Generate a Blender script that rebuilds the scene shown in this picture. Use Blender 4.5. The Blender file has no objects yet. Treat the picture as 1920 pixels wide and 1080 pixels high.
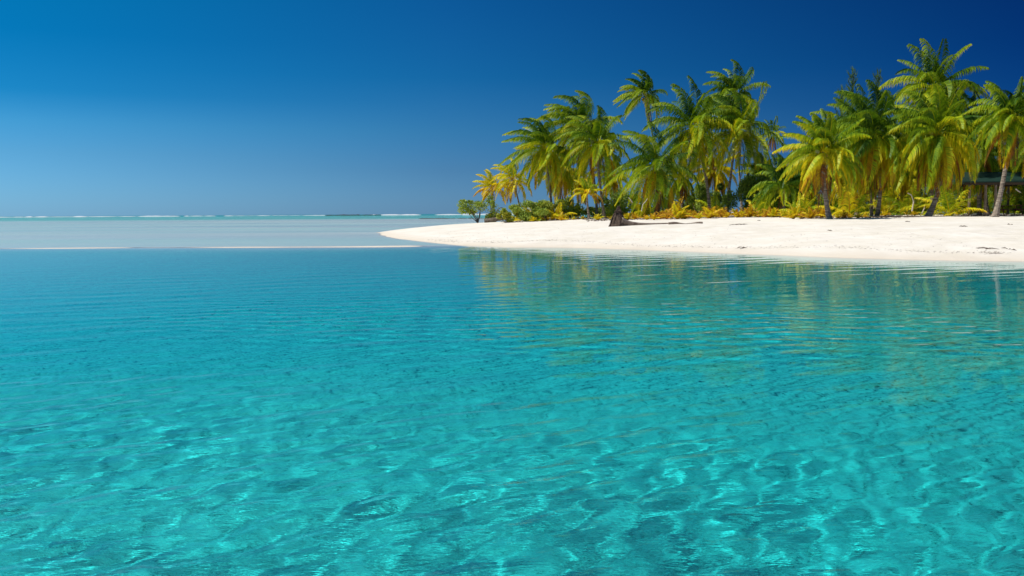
import bpy, math, random
import numpy as np
from mathutils import Matrix, Vector
R = math.radians
S = bpy.context.scene
COL = S.collection
# ------------------------------------------------------------------ camera
H, F = 1.8, 1663.0                    # eye height above the water, focal length in 1920-px units
PITCH, ROLL = math.atan(140 / F), R(-0.33)
cam = bpy.data.objects.new('camera', bpy.data.cameras.new('camera'))
COL.objects.link(cam)
cam.data.lens = 36 * F / 1920; cam.data.sensor_width = 36
cam.data.clip_start = 0.1; cam.data.clip_end = 30000
CM = Matrix.Rotation(math.pi / 2 - PITCH, 3, 'X') @ Matrix.Rotation(ROLL, 3, 'Z')
cam.matrix_world = Matrix.Translation((0, 0, H)) @ CM.to_4x4()
S.camera = cam
# ------------------------------------------------------------------ world, sun, exposure
SUN_EL, SUN_AZ = R(57), R(-94)       # azimuth clockwise from +Y (view direction); negative = left
sd = Vector((math.sin(SUN_AZ) * math.cos(SUN_EL), math.cos(SUN_AZ) * math.cos(SUN_EL), math.sin(SUN_EL)))
w = bpy.data.worlds.new("World"); S.world = w; w.use_nodes = True
nt = w.node_tree; nt.nodes.clear()
def wn(t, **k):
    n = nt.nodes.new(t)
    for a, b in k.items(): setattr(n, a, b)
    return n
sky = wn('ShaderNodeTexSky', sky_type='NISHITA', sun_disc=False, sun_elevation=SUN_EL, sun_rotation=SUN_AZ,
         air_density=1.0, dust_density=0.3, ozone_density=1.5)
tc = wn('ShaderNodeTexCoord'); sx = wn('ShaderNodeSeparateXYZ'); L = nt.links.new
L(tc.outputs['Generated'], sx.inputs[0])
# clear tropical sky seen at right angles to the sun: deepest blue towards +X, paler towards the sun side
RAMPS = [  # (direction x, [(height z, multiplier of the Nishita sky)])
    (-.50, [(0, (.305, .72, 1.50)), (.063, (.20, .594, 1.077)), (.093, (.13, .57, 1.0)), (.123, (.03, .46, .87)), (.18, (.004, .43, .79)), (.24, (.002, .48, .79)), (.6, (.12, .45, .75)), (1, (.25, .45, .7))]),
    (-.072, [(0, (.20, .47, 1.07)), (.048, (.137, .362, .763)), (.09, (.09, .36, .70)), (.149, (.027, .313, .642)), (.234, (.017, .29, .62)), (.6, (.12, .38, .7)), (1, (.25, .45, .7))]),
    (.49, [(0, (.076, .26, .72)), (.057, (.026, .142, .443)), (.116, (.007, .099, .343)), (.163, (.004, .082, .301)), (.24, (.005, .07, .263)), (.6, (.1, .25, .5)), (1, (.25, .45, .7))])]
cols = []
for _, st in RAMPS:
    cr = wn('ShaderNodeValToRGB'); e = cr.color_ramp.elements
    for i, (z_, c_) in enumerate(st):
        q = e[i] if i < 2 else e.new(z_)
        q.position = z_; q.color = (*[v / 2 for v in c_], 1)
    L(sx.outputs['Z'], cr.inputs[0]); cols.append(cr.outputs[0])
def mr(a_, b_):
    m_ = wn('ShaderNodeMapRange'); m_.inputs['From Min'].default_value = a_; m_.inputs['From Max'].default_value = b_
    L(sx.outputs['X'], m_.inputs['Value']); return m_.outputs[0]
m1_ = wn('ShaderNodeMix', data_type='RGBA'); m2_ = wn('ShaderNodeMix', data_type='RGBA')
L(mr(-.5, -.072), m1_.inputs['Factor']); L(cols[0], m1_.inputs['A']); L(cols[1], m1_.inputs['B'])
L(mr(-.072, .49), m2_.inputs['Factor']); L(m1_.outputs['Result'], m2_.inputs['A']); L(cols[2], m2_.inputs['B'])
mul = wn('ShaderNodeMix', data_type='RGBA', blend_type='MULTIPLY'); mul.inputs['Factor'].default_value = 1
L(sky.outputs[0], mul.inputs['A']); L(m2_.outputs['Result'], mul.inputs['B'])
bg = wn('ShaderNodeBackground'); bg.inputs['Strength'].default_value = 0.10
sc_ = wn('ShaderNodeVectorMath', operation='SCALE'); sc_.inputs['Scale'].default_value = 2.0
L(mul.outputs['Result'], sc_.inputs[0])
wo = wn('ShaderNodeOutputWorld')
L(sc_.outputs[0], bg.inputs[0]); L(bg.outputs[0], wo.inputs[0])
sun = bpy.data.objects.new('sun', bpy.data.lights.new('sun', 'SUN')); COL.objects.link(sun)
sun.data.energy = 4.6; sun.data.angle = R(0.53); sun.data.color = (1, 0.95, 0.86)
sun.rotation_euler = sd.to_track_quat('Z', 'Y').to_euler()
sun.data.cycles.is_caustics_light = True
S.view_settings.view_transform = 'Standard'; S.view_settings.look = 'None'
S.view_settings.exposure = 0.0; S.view_settings.gamma = 1.0
cy = S.cycles
cy.max_bounces = 10; cy.transmission_bounces = 8; cy.transparent_max_bounces = 8; cy.diffuse_bounces = 3; cy.glossy_bounces = 4
cy.sample_clamp_indirect = 6.0; cy.use_denoising = True; cy.use_adaptive_sampling = False
cy.blur_glossy = 0.2

# ------------------------------------------------------------------ helpers
def at(px, py, d):
    """world point on the sight line of a photo pixel at depth Y = d (used only to read positions off the photo)"""
    v = CM @ Vector(((px - 960), -(py - 540), -F))
    v *= d / v.y
    return Vector((v.x, v.y, v.z + H))

def mat(name, col, rough=0.8, noise=None, bump=None, spec=0.3, trans=None):
    m = bpy.data.materials.new(name); m.use_nodes = True
    n = m.node_tree.nodes; l = m.node_tree.links.new
    b = n['Principled BSDF']; b.inputs['Roughness'].default_value = rough
    b.inputs['Specular IOR Level'].default_value = spec
    b.inputs['Base Color'].default_value = (*col, 1)
    tcn = n.new('ShaderNodeTexCoord')
    if noise:
        sc, col2, det = noise[:3]
        t = n.new('ShaderNodeTexNoise'); t.inputs['Scale'].default_value = sc; t.inputs['Detail'].default_value = det
        mp = n.new('ShaderNodeMapping'); mp.inputs['Scale'].default_value = noise[3] if len(noise) > 3 else (1, 1, 1)
        l(tcn.outputs['Object'], mp.inputs[0]); l(mp.outputs[0], t.inputs['Vector'])
        r = n.new('ShaderNodeValToRGB'); r.color_ramp.elements[0].position = .35; r.color_ramp.elements[1].position = .65
        r.color_ramp.elements[0].color = (*col, 1); r.color_ramp.elements[1].color = (*col2, 1)
        l(t.outputs['Fac'], r.inputs[0]); l(r.outputs[0], b.inputs['Base Color'])
        if bump:
            bm = n.new('ShaderNodeBump'); bm.inputs['Strength'].default_value = bump[0]; bm.inputs['Distance'].default_value = bump[1]
            l(t.outputs['Fac'], bm.inputs['Height']); l(bm.outputs[0], b.inputs['Normal'])
    return m

def new_mesh(name, V, Fq, m=None, parent=None, loc=(0, 0, 0), smooth=False, attr=None):
    """V (n,3) world-or-local verts, Fq list of faces or list of int arrays"""
    me = bpy.data.meshes.new(name)
    V = np.asarray(V, dtype=np.float32) - np.asarray(loc, dtype=np.float32)
    if isinstance(Fq, np.ndarray):
        nf, k = Fq.shape
        me.vertices.add(len(V)); me.vertices.foreach_set('co', V.ravel())
        me.loops.add(nf * k); me.loops.foreach_set('vertex_index', Fq.ravel().astype(np.int32))
        me.polygons.add(nf); me.polygons.foreach_set('loop_start', np.arange(0, nf * k, k, dtype=np.int32))
        me.update(calc_edges=True)
    else:
        me.from_pydata(V.tolist(), [], [list(map(int, f)) for f in Fq])
    if attr:
        for an, av in attr.items():
            a = me.attributes.new(an, 'FLOAT', 'POINT'); a.data.foreach_set('value', np.asarray(av, dtype=np.float32))
    if smooth: me.polygons.foreach_set('use_smooth', np.ones(len(me.polygons), dtype=bool))
    if m: me.materials.append(m)
    o = bpy.data.objects.new(name, me); COL.objects.link(o)
    o.location = loc
    if parent: o.parent = parent; o.location = Vector(loc) - parent.location
    return o

def tag(o, label=None, cat=None, group=None, kind=None):
    if label: o['label'] = label
    if cat: o['category'] = cat
    if group: o['group'] = group
    if kind: o['kind'] = kind
    return o

def empty(name, loc, label, cat, group=None):
    o = bpy.data.objects.new(name, None); COL.objects.link(o); o.location = loc; o.empty_display_size = .2
    return tag(o, label, cat, group)

def tube(path, rad, k=8, cap=True):
    P = np.array([list(p) for p in path], float); n = len(P)
    rad = np.array(rad, float) if hasattr(rad, '__len__') else np.full(n, rad)
    T = np.gradient(P, axis=0); T /= np.linalg.norm(T, axis=1)[:, None] + 1e-9
    up = np.array([0, 1., 0]) if abs(T[0][1]) < .8 else np.array([1., 0, 0])
    V = []; F_ = []
    a = np.cross(T[0], up); a /= np.linalg.norm(a)
    for i in range(n):
        a = a - T[i] * np.dot(a, T[i]); a /= np.linalg.norm(a); b = np.cross(T[i], a)
        for j in range(k):
            th = 2 * math.pi * j / k
            V.append(P[i] + rad[i] * (math.cos(th) * a + math.sin(th) * b))
    for i in range(n - 1):
        for j in range(k):
            F_.append((i * k + j, i * k + (j + 1) % k, (i + 1) * k + (j + 1) % k, (i + 1) * k + j))
    if cap:
        F_.append(tuple(range(k))[::-1]); F_.append(tuple((n - 1) * k + j for j in range(k)))
    return V, F_

class MB:
    def __init__(s): s.V = []; s.F = []
    def add(s, vf):
        o = len(s.V); s.V.extend([list(v) for v in vf[0]]); s.F.extend([tuple(i + o for i in f) for f in vf[1]]); return s
    def box(s, c, d, rz=0, bev=0.0):
        cx, cy_, cz = c; x, y, z = [q / 2 for q in d]
        ca, sa = math.cos(rz), math.sin(rz); V = []
        for sz in (-1, 1):
            for X, Y in ((-x, -y), (x, -y), (x, y), (-x, y)):
                V.append((cx + X * ca - Y * sa, cy_ + X * sa + Y * ca, cz + sz * z))
        return s.add((V, [(3, 2, 1, 0), (4, 5, 6, 7), (0, 1, 5, 4), (1, 2, 6, 5), (2, 3, 7, 6), (3, 0, 4, 7)]))
    def build(s, name, m, parent=None, loc=(0, 0, 0), smooth=False):
        return new_mesh(name, s.V, s.F, m, parent, loc, smooth)

def smoothstep(a, b, x):
    t = np.clip((x - a) / (b - a), 0, 1); return t * t * (3 - 2 * t)

rs = np.random.RandomState(7)
_nv = [(rs.randn(2), rs.rand() * 6.28) for _ in range(14)]
def vnoise(x, y, sc):
    """cheap smooth noise -1..1"""
    s = 0
    for i, (k, p) in enumerate(_nv):
        s = s + np.sin((x * k[0] + y * k[1]) * sc * (0.6 + .12 * i) + p)
    return s / 4.5

# ------------------------------------------------------------------ the lie of the land
# waterline of the islet in world metres
def wl(px, py):
    v = CM @ Vector(((px - 960), -(py - 540), -F)); t = -H / v.z
    return (v.x * t, v.y * t)
front = [wl(706, 437), wl(724, 443.5), wl(760, 449), wl(800, 454), wl(860, 459.5), wl(960, 463.5), wl(1100, 465.5), wl(1280, 471), wl(1500, 480), wl(1700, 486), wl(1920, 490), (28, 22), (60, 8)]
ISLE = np.array(front + [(120, 40), (120, 170), (30, 165), (8, 140), (-3.5, 120), (-9.5, 101), (-13.2, 90)])

def isle_dist(x, y):
    """signed distance to the waterline, positive inland"""
    x = np.asarray(x, float); y = np.asarray(y, float)
    d = np.full(x.shape, 1e9); ins = np.zeros(x.shape, bool)
    n = len(ISLE)
    for i in range(n):
        x0, y0 = ISLE[i]; x1, y1 = ISLE[(i + 1) % n]
        ex, ey = x1 - x0, y1 - y0
        t = np.clip(((x - x0) * ex + (y - y0) * ey) / (ex * ex + ey * ey), 0, 1)
        d = np.minimum(d, np.hypot(x - x0 - t * ex, y - y0 - t * ey))
        c = ((y0 > y) != (y1 > y)) & (x < ex * (y - y0) / (ey + 1e-12) + x0)
        ins ^= c
    return np.where(ins, d, -d)

bar_px = [wl(-300, 467.5), wl(0, 466.5), wl(300, 465.6), wl(520, 464.5), wl(700, 463), wl(830, 461.5), wl(1000, 460)]
bx = np.array([p[0] for p in bar_px]); by = np.array([p[1] for p in bar_px])

def ground(x, y):
    x = np.asarray(x, float); y = np.asarray(y, float)
    s = isle_dist(x, y) + 0.35 * vnoise(x, y, .35)
    zl = 1.47 * (1 - np.exp(-np.maximum(s, 0) / 11)) + 0.03 * vnoise(x, y, .25) * smoothstep(1, 8, s)
    # seabed
    q = np.interp(x, bx, by) - y + 1.1 * vnoise(x * .6, y, .12)   # metres in front of the bar
    q = np.where(x < bx[0], by[0] - y + (x - bx[0]) * 0, q)
    deep = smoothstep(0.2, 13, q)
    bottom = 1.42 + 0.6 * smoothstep(10, 26, y) + 1.0 * smoothstep(-3, 9, x) * smoothstep(13, 27, y) + 0.10 * vnoise(x, y, .5) + 0.035 * vnoise(x + 9, y, 2.3)
    flats = 0.13 + 0.07 * vnoise(x * .12, y, .10) + .5 * smoothstep(260, 420, y) + 3.5 * smoothstep(700, 1500, y)
    dep = flats * (1 - deep) + bottom * deep
    shore = 3.4 * (1 - np.exp(-(np.maximum(-s, 0) / 6.0) ** 1.25))
    shore = np.where(q > 4, shore, np.maximum(shore, 0) )
    zs = -np.minimum(dep, shore)
    crest = np.exp(-((q) / 1.1) ** 2) * smoothstep(0, 3, -s)
    crest = crest ** .6
    zs = zs * (1 - crest) + crest * (0.006 + 0.030 * vnoise(x, y, .22))
    return np.where(s > 0, zl, zs)
def gz(x, y): return float(ground(np.array([x]), np.array([y]))[0])
def hit(px, py):
    """where the sight line of a photo pixel meets the ground"""
    v = CM @ Vector(((px - 960), -(py - 540), -F)); v.normalize()
    t = 25.0
    ts = np.arange(25, 160, .1); X = v.x * ts; Y = v.y * ts; Z = H + v.z * ts
    g = ground(X, Y)
    if not (Z < g).any(): return foot(px, 88)
    k = np.argmax(Z < g)
    return Vector((X[k], Y[k], g[k]))
def foot(px, d):
    p = at(px, 406, d); return Vector((p.x, p.y, gz(p.x, p.y)))

# ------------------------------------------------------------------ ground sheet (seabed + beach)
def grid(ys, half, nc, off):
    t = np.linspace(-1, 1, nc)
    t = np.sign(t) * np.abs(t) ** 1.0
    X = t[None, :] * half(ys)[:, None]; Y = np.repeat(ys[:, None], nc, 1)
    n = len(ys); i = np.arange((n - 1) * (nc - 1)); r, c = i // (nc - 1), i % (nc - 1)
    Fq = np.stack([r * nc + c, r * nc + c + 1, (r + 1) * nc + c + 1, (r + 1) * nc + c], 1)
    return X, Y, Fq
def rows(y0, y1, fn):
    out = [y0]
    while out[-1] < y1: out.append(out[-1] + fn(out[-1]))
    return np.array(out)
gy = rows(-6, 9000, lambda y: 0.14 if y < 12 else (0.3 if y < 45 else (0.5 if y < 130 else y * .03)))
X, Y, Fq = grid(gy, lambda y: 1.0 * np.maximum(y, 0) + 9, 460, 0)
Z = ground(X.ravel(), Y.ravel()).reshape(X.shape)
gm = bpy.data.materials.new('coral_sand'); gm.use_nodes = True
n = gm.node_tree.nodes; l = gm.node_tree.links.new; b = n['Principled BSDF']
b.inputs['Roughness'].default_value = .9; b.inputs['Specular IOR Level'].default_value = .2
geo = n.new('ShaderNodeNewGeometry'); sep = n.new('ShaderNodeSeparateXYZ'); l(geo.outputs['Position'], sep.inputs[0])
n1 = n.new('ShaderNodeTexNoise'); n1.inputs['Scale'].default_value = 5.0; n1.inputs['Detail'].default_value = 8; n1.inputs['Roughness'].default_value = .68
mp = n.new('ShaderNodeMapping'); l(geo.outputs['Position'], mp.inputs[0]); l(mp.outputs[0], n1.inputs['Vector'])
n2 = n.new('ShaderNodeTexNoise'); n2.inputs['Scale'].default_value = 13; n2.inputs['Detail'].default_value = 6; n2.inputs['Roughness'].default_value = .75
l(geo.outputs['Position'], n2.inputs['Vector'])
# seabed: pale sand with darker patches of rubble and algae; fine grain is coral grit and painted ripple shade
r1 = n.new('ShaderNodeValToRGB'); e = r1.color_ramp.elements
e[0].position = .36; e[0].color = (.09, .13, .12, 1); e[1].position = .60; e[1].color = (.90, .90, .80, 1)
e2 = r1.color_ramp.elements.new(.47); e2.color = (.72, .72, .62, 1)
mxn = n.new('ShaderNodeMath'); mxn.operation = 'MULTIPLY_ADD'; mxn.inputs[1].default_value = .62
sc1 = n.new('ShaderNodeMath'); sc1.operation = 'MULTIPLY'; sc1.inputs[1].default_value = .42
l(n1.outputs['Fac'], sc1.inputs[0]); l(n2.outputs['Fac'], mxn.inputs[0]); l(sc1.outputs[0], mxn.inputs[2]); n5 = n.new('ShaderNodeTexNoise'); n5.inputs['Scale'].default_value = 30; n5.inputs['Detail'].default_value = 3; l(geo.outputs['Position'], n5.inputs['Vector'])
m5 = n.new('ShaderNodeMath'); m5.operation = 'MULTIPLY_ADD'; m5.inputs[1].default_value = .5; s5 = n.new('ShaderNodeMath'); s5.operation = 'SUBTRACT'; s5.inputs[1].default_value = .25
l(n5.outputs['Fac'], m5.inputs[0]); l(mxn.outputs[0], m5.inputs[2]); l(m5.outputs[0], s5.inputs[0]); l(s5.outputs[0], r1.inputs[0])
# beach: dry white sand, a damp beige strip at the waterline
r2 = n.new('ShaderNodeValToRGB'); e = r2.color_ramp.elements
e[0].position = .35; e[0].color = (.76, .70, .58, 1); e[1].position = .6; e[1].color = (.85, .80, .70, 1)
n4_ = n.new('ShaderNodeTexNoise'); n4_.inputs['Scale'].default_value = .5; n4_.inputs['Detail'].default_value = 8; n4_.inputs['Roughness'].default_value = .7; l(geo.outputs['Position'], n4_.inputs['Vector']); l(n4_.outputs['Fac'], r2.inputs[0])
wet = n.new('ShaderNodeMapRange'); wet.inputs['From Min'].default_value = .03; wet.inputs['From Max'].default_value = .30
wzn = n.new('ShaderNodeMath'); wzn.operation = 'MULTIPLY_ADD'; wzn.inputs[1].default_value = .12; l(n1.outputs['Fac'], wzn.inputs[0]); l(sep.outputs['Z'], wzn.inputs[2])
l(wzn.outputs[0], wet.inputs['Value'])
wm = n.new('ShaderNodeMix'); wm.data_type = 'RGBA'; wm.inputs['A'].default_value = (.72, .63, .50, 1)
l(wet.outputs[0], wm.inputs['Factor']); l(r2.outputs[0], wm.inputs['B'])
wl_ = n.new('ShaderNodeMapRange'); wl_.inputs['From Min'].default_value = -.04; wl_.inputs['From Max'].default_value = .0
l(sep.outputs['Z'], wl_.inputs['Value'])
pm = n.new('ShaderNodeMix'); pm.data_type = 'RGBA'; l(wl_.outputs[0], pm.inputs['Factor']); pm.inputs['A'].default_value = (.82, .80, .80, 1); l(wm.outputs['Result'], pm.inputs['B'])
und = n.new('ShaderNodeMapRange'); und.inputs['From Min'].default_value = -.5; und.inputs['From Max'].default_value = -.15
l(sep.outputs['Z'], und.inputs['Value'])
um = n.new('ShaderNodeMix'); um.data_type = 'RGBA'; l(und.outputs[0], um.inputs['Factor']); l(r1.outputs[0], um.inputs['A']); l(pm.outputs['Result'], um.inputs['B'])
l(um.outputs['Result'], b.inputs['Base Color'])
bm1 = n.new('ShaderNodeBump'); bm1.inputs['Strength'].default_value = .5; bm1.inputs['Distance'].default_value = .05
l(n2.outputs['Fac'], bm1.inputs['Height'])
n3 = n.new('ShaderNodeTexVoronoi'); n3.inputs['Scale'].default_value = 1.7; n3.feature = 'SMOOTH_F1'; l(geo.outputs['Position'], n3.inputs['Vector'])
n4 = n.new('ShaderNodeTexNoise'); n4.inputs['Scale'].default_value = .45; n4.inputs['Detail'].default_value = 6; l(geo.outputs['Position'], n4.inputs['Vector'])
bm3 = n.new('ShaderNodeBump'); bm3.inputs['Strength'].default_value = 1; bm3.inputs['Distance'].default_value = .06
dm = n.new('ShaderNodeMapRange'); dm.inputs['From Min'].default_value = .15; dm.inputs['From Max'].default_value = .7; l(sep.outputs['Z'], dm.inputs['Value'])
l(dm.outputs[0], bm3.inputs['Strength']); l(n3.outputs['Distance'], bm3.inputs['Height']); l(bm1.outputs[0], bm3.inputs['Normal'])
bm4 = n.new('ShaderNodeBump'); bm4.inputs['Strength'].default_value = .8; bm4.inputs['Distance'].default_value = .2
l(n4.outputs['Fac'], bm4.inputs['Height']); l(bm3.outputs[0], bm4.inputs['Normal']); wv = n.new('ShaderNodeTexWave'); wv.inputs['Scale'].default_value = 1.9; wv.inputs['Distortion'].default_value = 5; wv.inputs['Detail'].default_value = 3; wv.inputs['Detail Scale'].default_value = 1.6
wmp = n.new('ShaderNodeMapping'); wmp.inputs['Rotation'].default_value = (0, 0, R(56)); l(geo.outputs['Position'], wmp.inputs[0]); l(wmp.outputs[0], wv.inputs['Vector'])
bmw = n.new('ShaderNodeBump'); bmw.inputs['Distance'].default_value = .036; uwr = n.new('ShaderNodeMapRange'); uwr.inputs['From Min'].default_value = -.2; uwr.inputs['From Max'].default_value = -.6
l(sep.outputs['Z'], uwr.inputs['Value']); l(uwr.outputs[0], bmw.inputs['Strength']); l(wv.outputs['Fac'], bmw.inputs['Height']); l(bm4.outputs[0], bmw.inputs['Normal']); l(bmw.outputs[0], b.inputs['Normal'])
g = new_mesh('sand_ground', np.stack([X.ravel(), Y.ravel(), Z.ravel()], 1), Fq, gm, smooth=True)
tag(g, 'white coral sand of the beach and the lagoon floor', kind='structure')
g.cycles.is_caustics_receiver = True

# ------------------------------------------------------------------ water
wy = rows(1.0, 8000, lambda y: max(.013, y * y / 2600) if y < 18 else (.125 if y < 48 else y * .008 if y < 300 else y * .05))
X, Y, Fq = grid(wy, lambda y: .85 * np.maximum(y, 0) + 2.5, 760, 0)
dy = np.gradient(wy)
Z = np.zeros_like(X)
rr = np.random.RandomState(3)
main = R(128)                         # travel direction of the swell (crests run right and away)
calm = .06 + .94 * (1 - smoothstep(5.0, 10.5, Y + 2 * vnoise(X, Y, .3)))
gust = np.clip(.95 + .25 * vnoise(X, Y, .35), .6, 1.25)
comps = []
for i in range(34):                   # long crested wavelets, height by wavelength squared so they focus light gently
    lam = .15 * (.50 / .15) ** rr.rand(); comps.append((lam, main + rr.randn() * .26, .0088 * lam ** 2))
for i in range(26):                   # crossing ripples
    lam = .14 * (.42 / .14) ** rr.rand(); comps.append((lam, main + rr.randn() * .8, .0068 * lam ** 2))
for lam, th, amp in comps:
    k = 2 * math.pi / lam; ph = rr.rand() * 6.28
    fade = smoothstep(2.2, 4.5, lam / np.maximum(dy, X[:, 1] - X[:, 0]))[:, None]
    if fade.max() <= 0: continue
    msk = np.nonzero(fade[:, 0] > 0)[0]; m1 = msk.max() + 1
    wob = .35 * np.sin(X[:m1] * .9 + Y[:m1] * .5 + ph) * min(1, lam)
    arg = k * (X[:m1] * math.cos(th) + Y[:m1] * math.sin(th) + wob * .4) + ph
    Z[:m1] += amp * np.sin(arg) * fade[:m1]
Z *= calm * gust
for i in range(12):                   # long low ripples over the whole lagoon
    lam = .6 * (1.7 / .6) ** rr.rand(); th = main + R(-14) + rr.randn() * .26; k = 2 * math.pi / lam; ph = rr.rand() * 6.28
    fade = smoothstep(2.2, 4.5, lam / np.maximum(dy, X[:, 1] - X[:, 0]))[:, None]
    Z += .00062 * lam * fade * (.75 + .5 * vnoise(X + 7, Y, .12)) * np.sin(k * (X * math.cos(th) + Y * math.sin(th)) + ph + .8 * np.sin(X * .31 + Y * .23 + ph))
# a patch of fine crossing ripples in the middle distance
win = smoothstep(11.5, 13.5, Y + .25 * X) * (1 - smoothstep(16.5, 21, Y + .1 * X)) * smoothstep(-9, -3, X) * (1 - smoothstep(5, 11, X))
for th_, lam in ((62, .46), (118, .50), (70, .40), (110, .55), (90, .62)):
    k = 2 * math.pi / lam; th = R(th_); Z += .0042 * lam * win * np.sin(k * (X * math.cos(th) + Y * math.sin(th)) + th_)
G = ground(X.ravel(), Y.ravel()).reshape(X.shape)
dep = np.maximum(-G, 0)
Z *= .12 + .88 * smoothstep(0.1, .8, dep)
wm_ = bpy.data.materials.new('lagoon_water'); wm_.use_nodes = True
n = wm_.node_tree.nodes; l = wm_.node_tree.links.new; n.clear()
out = n.new('ShaderNodeOutputMaterial')
at_ = n.new('ShaderNodeAttribute'); at_.attribute_name = 'depth'
def expk(k):
    m_ = n.new('ShaderNodeMath'); m_.operation = 'MULTIPLY'; m_.inputs[1].default_value = -k; l(at_.outputs['Fac'], m_.inputs[0])
    e_ = n.new('ShaderNodeMath'); e_.operation = 'EXPONENT'; l(m_.outputs[0], e_.inputs[0]); return e_.outputs[0]
cc = n.new('ShaderNodeCombineColor')
for i, k in enumerate((1.30, .10, .055)): l(expk(k), cc.inputs[i])
geo = n.new('ShaderNodeNewGeometry')
mp = n.new('ShaderNodeMapping'); mp.inputs['Rotation'].default_value = (0, 0, R(-38)); mp.inputs['Scale'].default_value = (.5, 1.3, 1)
l(geo.outputs['Position'], mp.inputs[0])
nz = n.new('ShaderNodeTexNoise'); nz.inputs['Scale'].default_value = 2.6; nz.inputs['Detail'].default_value = 5; nz.inputs['Roughness'].default_value = .6
l(mp.outputs[0], nz.inputs['Vector'])
bp = n.new('ShaderNodeBump'); bp.inputs['Strength'].default_value = 1.0; bp.inputs['Distance'].default_value = .016
l(nz.outputs['Fac'], bp.inputs['Height'])
cal = n.new('ShaderNodeAttribute'); cal.attribute_name = 'calm'; l(cal.outputs['Fac'], bp.inputs['Strength'])
nz2 = n.new('ShaderNodeTexNoise'); nz2.inputs['Scale'].default_value = 16; nz2.inputs['Detail'].default_value = 3; l(mp.outputs[0], nz2.inputs['Vector'])
bp2 = n.new('ShaderNodeBump'); bp2.inputs['Distance'].default_value = .0028; l(nz2.outputs['Fac'], bp2.inputs['Height']); l(cal.outputs['Fac'], bp2.inputs['Strength']); l(bp.outputs[0], bp2.inputs['Normal'])
refr = n.new('ShaderNodeBsdfRefraction'); refr.inputs['IOR'].default_value = 1.333; refr.inputs['Roughness'].default_value = 0
glo = n.new('ShaderNodeBsdfGlossy'); glo.inputs['Roughness'].default_value = .02
fr = n.new('ShaderNodeFresnel'); fr.inputs['IOR'].default_value = 1.333
mx = n.new('ShaderNodeMixShader')
# wind-ruffled shallows mirror less than still water
ruf = n.new('ShaderNodeAttribute'); ruf.attribute_name = 'ruffle'
rn = n.new('ShaderNodeTexNoise'); rn.inputs['Scale'].default_value = .05; rn.inputs['Detail'].default_value = 6; rmp = n.new('ShaderNodeMapping'); rmp.inputs['Scale'].default_value = (.25, 1, 1)
l(geo.outputs['Position'], rmp.inputs[0]); l(rmp.outputs[0], rn.inputs['Vector'])
rr_ = n.new('ShaderNodeMapRange'); rr_.inputs['From Min'].default_value = .3; rr_.inputs['From Max'].default_value = .7; rr_.inputs['To Min'].default_value = .30; rr_.inputs['To Max'].default_value = .75
l(rn.outputs['Fac'], rr_.inputs['Value'])
rl = n.new('ShaderNodeMix'); rl.inputs['A'].default_value = 1.0; l(ruf.outputs['Fac'], rl.inputs['Factor']); l(rr_.outputs[0], rl.inputs['B'])
frm = n.new('ShaderNodeMath'); frm.operation = 'MULTIPLY'; l(fr.outputs[0], frm.inputs[0]); l(rl.outputs['Result'], frm.inputs[1])
for s_ in (refr, glo, fr): l(bp2.outputs[0], s_.inputs['Normal'])
l(cc.outputs[0], refr.inputs['Color']); l(frm.outputs[0], mx.inputs[0]); l(refr.outputs[0], mx.inputs[1]); l(glo.outputs[0], mx.inputs[2]); l(mx.outputs[0], out.inputs[0])
wat = new_mesh('water', np.stack([X.ravel(), Y.ravel(), Z.ravel()], 1), Fq, wm_, smooth=True, attr={'ruffle': (smoothstep(-1, 1.5, Y - np.interp(X, bx, by))).ravel(), 'depth': dep.ravel(), 'calm': (calm * gust * (.25 + .75 * smoothstep(.1, .8, dep)) / (1 + (Y / 90) ** 2)).ravel()})
tag(wat, 'clear turquoise lagoon water with small ripples', kind='structure')
wat.cycles.is_caustics_caster = True

# ------------------------------------------------------------------ far reef: surf and exposed rocks
foam = mat('foam', (.62, .67, .70), .7)
rock = mat('reef_rock', (.04, .06, .075), .9, (.6, (.07, .09, .10), 5), (.6, .3))
def ridge(name, x0, x1, y, h0, h1, m, label, dens, seed, depth=6):
    q = random.Random(seed); mb = MB(); x = x0
    while x < x1:
        w_ = q.uniform(*dens)
        if q.random() < .93:
            hh = q.uniform(h0, h1); n_ = 9
            V = []; Fc = []
            for i in range(n_):
                t = i / (n_ - 1); e_ = math.sin(math.pi * t) ** .5 * hh * q.uniform(.75, 1.05)
                xx = x + w_ * t; yy = y + q.uniform(-1, 1) + 14 * math.sin(x * .004)
                V += [(xx, yy - depth, -.2), (xx, yy - depth * .3, e_ * .8), (xx, yy, e_), (xx, yy + depth, -.2)]
            for i in range(n_ - 1):
                for j in range(3):
                    a_ = i * 4 + j; Fc.append((a_, a_ + 4, a_ + 5, a_ + 1))
            mb.add((V, Fc))
        x += w_ * q.uniform(.6, 1.02)
    o = mb.build(name, m, smooth=True); tag(o, label, kind='structure'); return o
px2x = lambda px, y: at(px, 400, y).x
Y1 = 1500
ridge('reef_surf', px2x(-260, Y1), px2x(330, Y1), Y1, .5, 1.6, foam, 'white surf breaking on the outer reef', (12, 60), 1)
ridge('reef_surf', px2x(330, Y1 + 60), px2x(620, Y1 + 60), Y1 + 60, .3, 1.2, foam, 'thin broken surf on the outer reef', (8, 30), 2)
ridge('reef_surf', px2x(690, Y1 - 50), px2x(1500, Y1 - 50), Y1 - 50, 1.0, 2.3, foam, 'white surf breaking behind the sand point', (14, 60), 3)
ridge('reef_rocks', px2x(612, Y1 - 90), px2x(702, Y1 - 90), Y1 - 90, 1.2, 1.9, rock, 'dark reef rocks on the horizon', (8, 40), 4)
ridge('reef_rocks', px2x(785, 330), px2x(960, 330), 330, .12, .34, rock, 'low dark reef rocks in the shallows', (2, 9), 5, 2)

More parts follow.
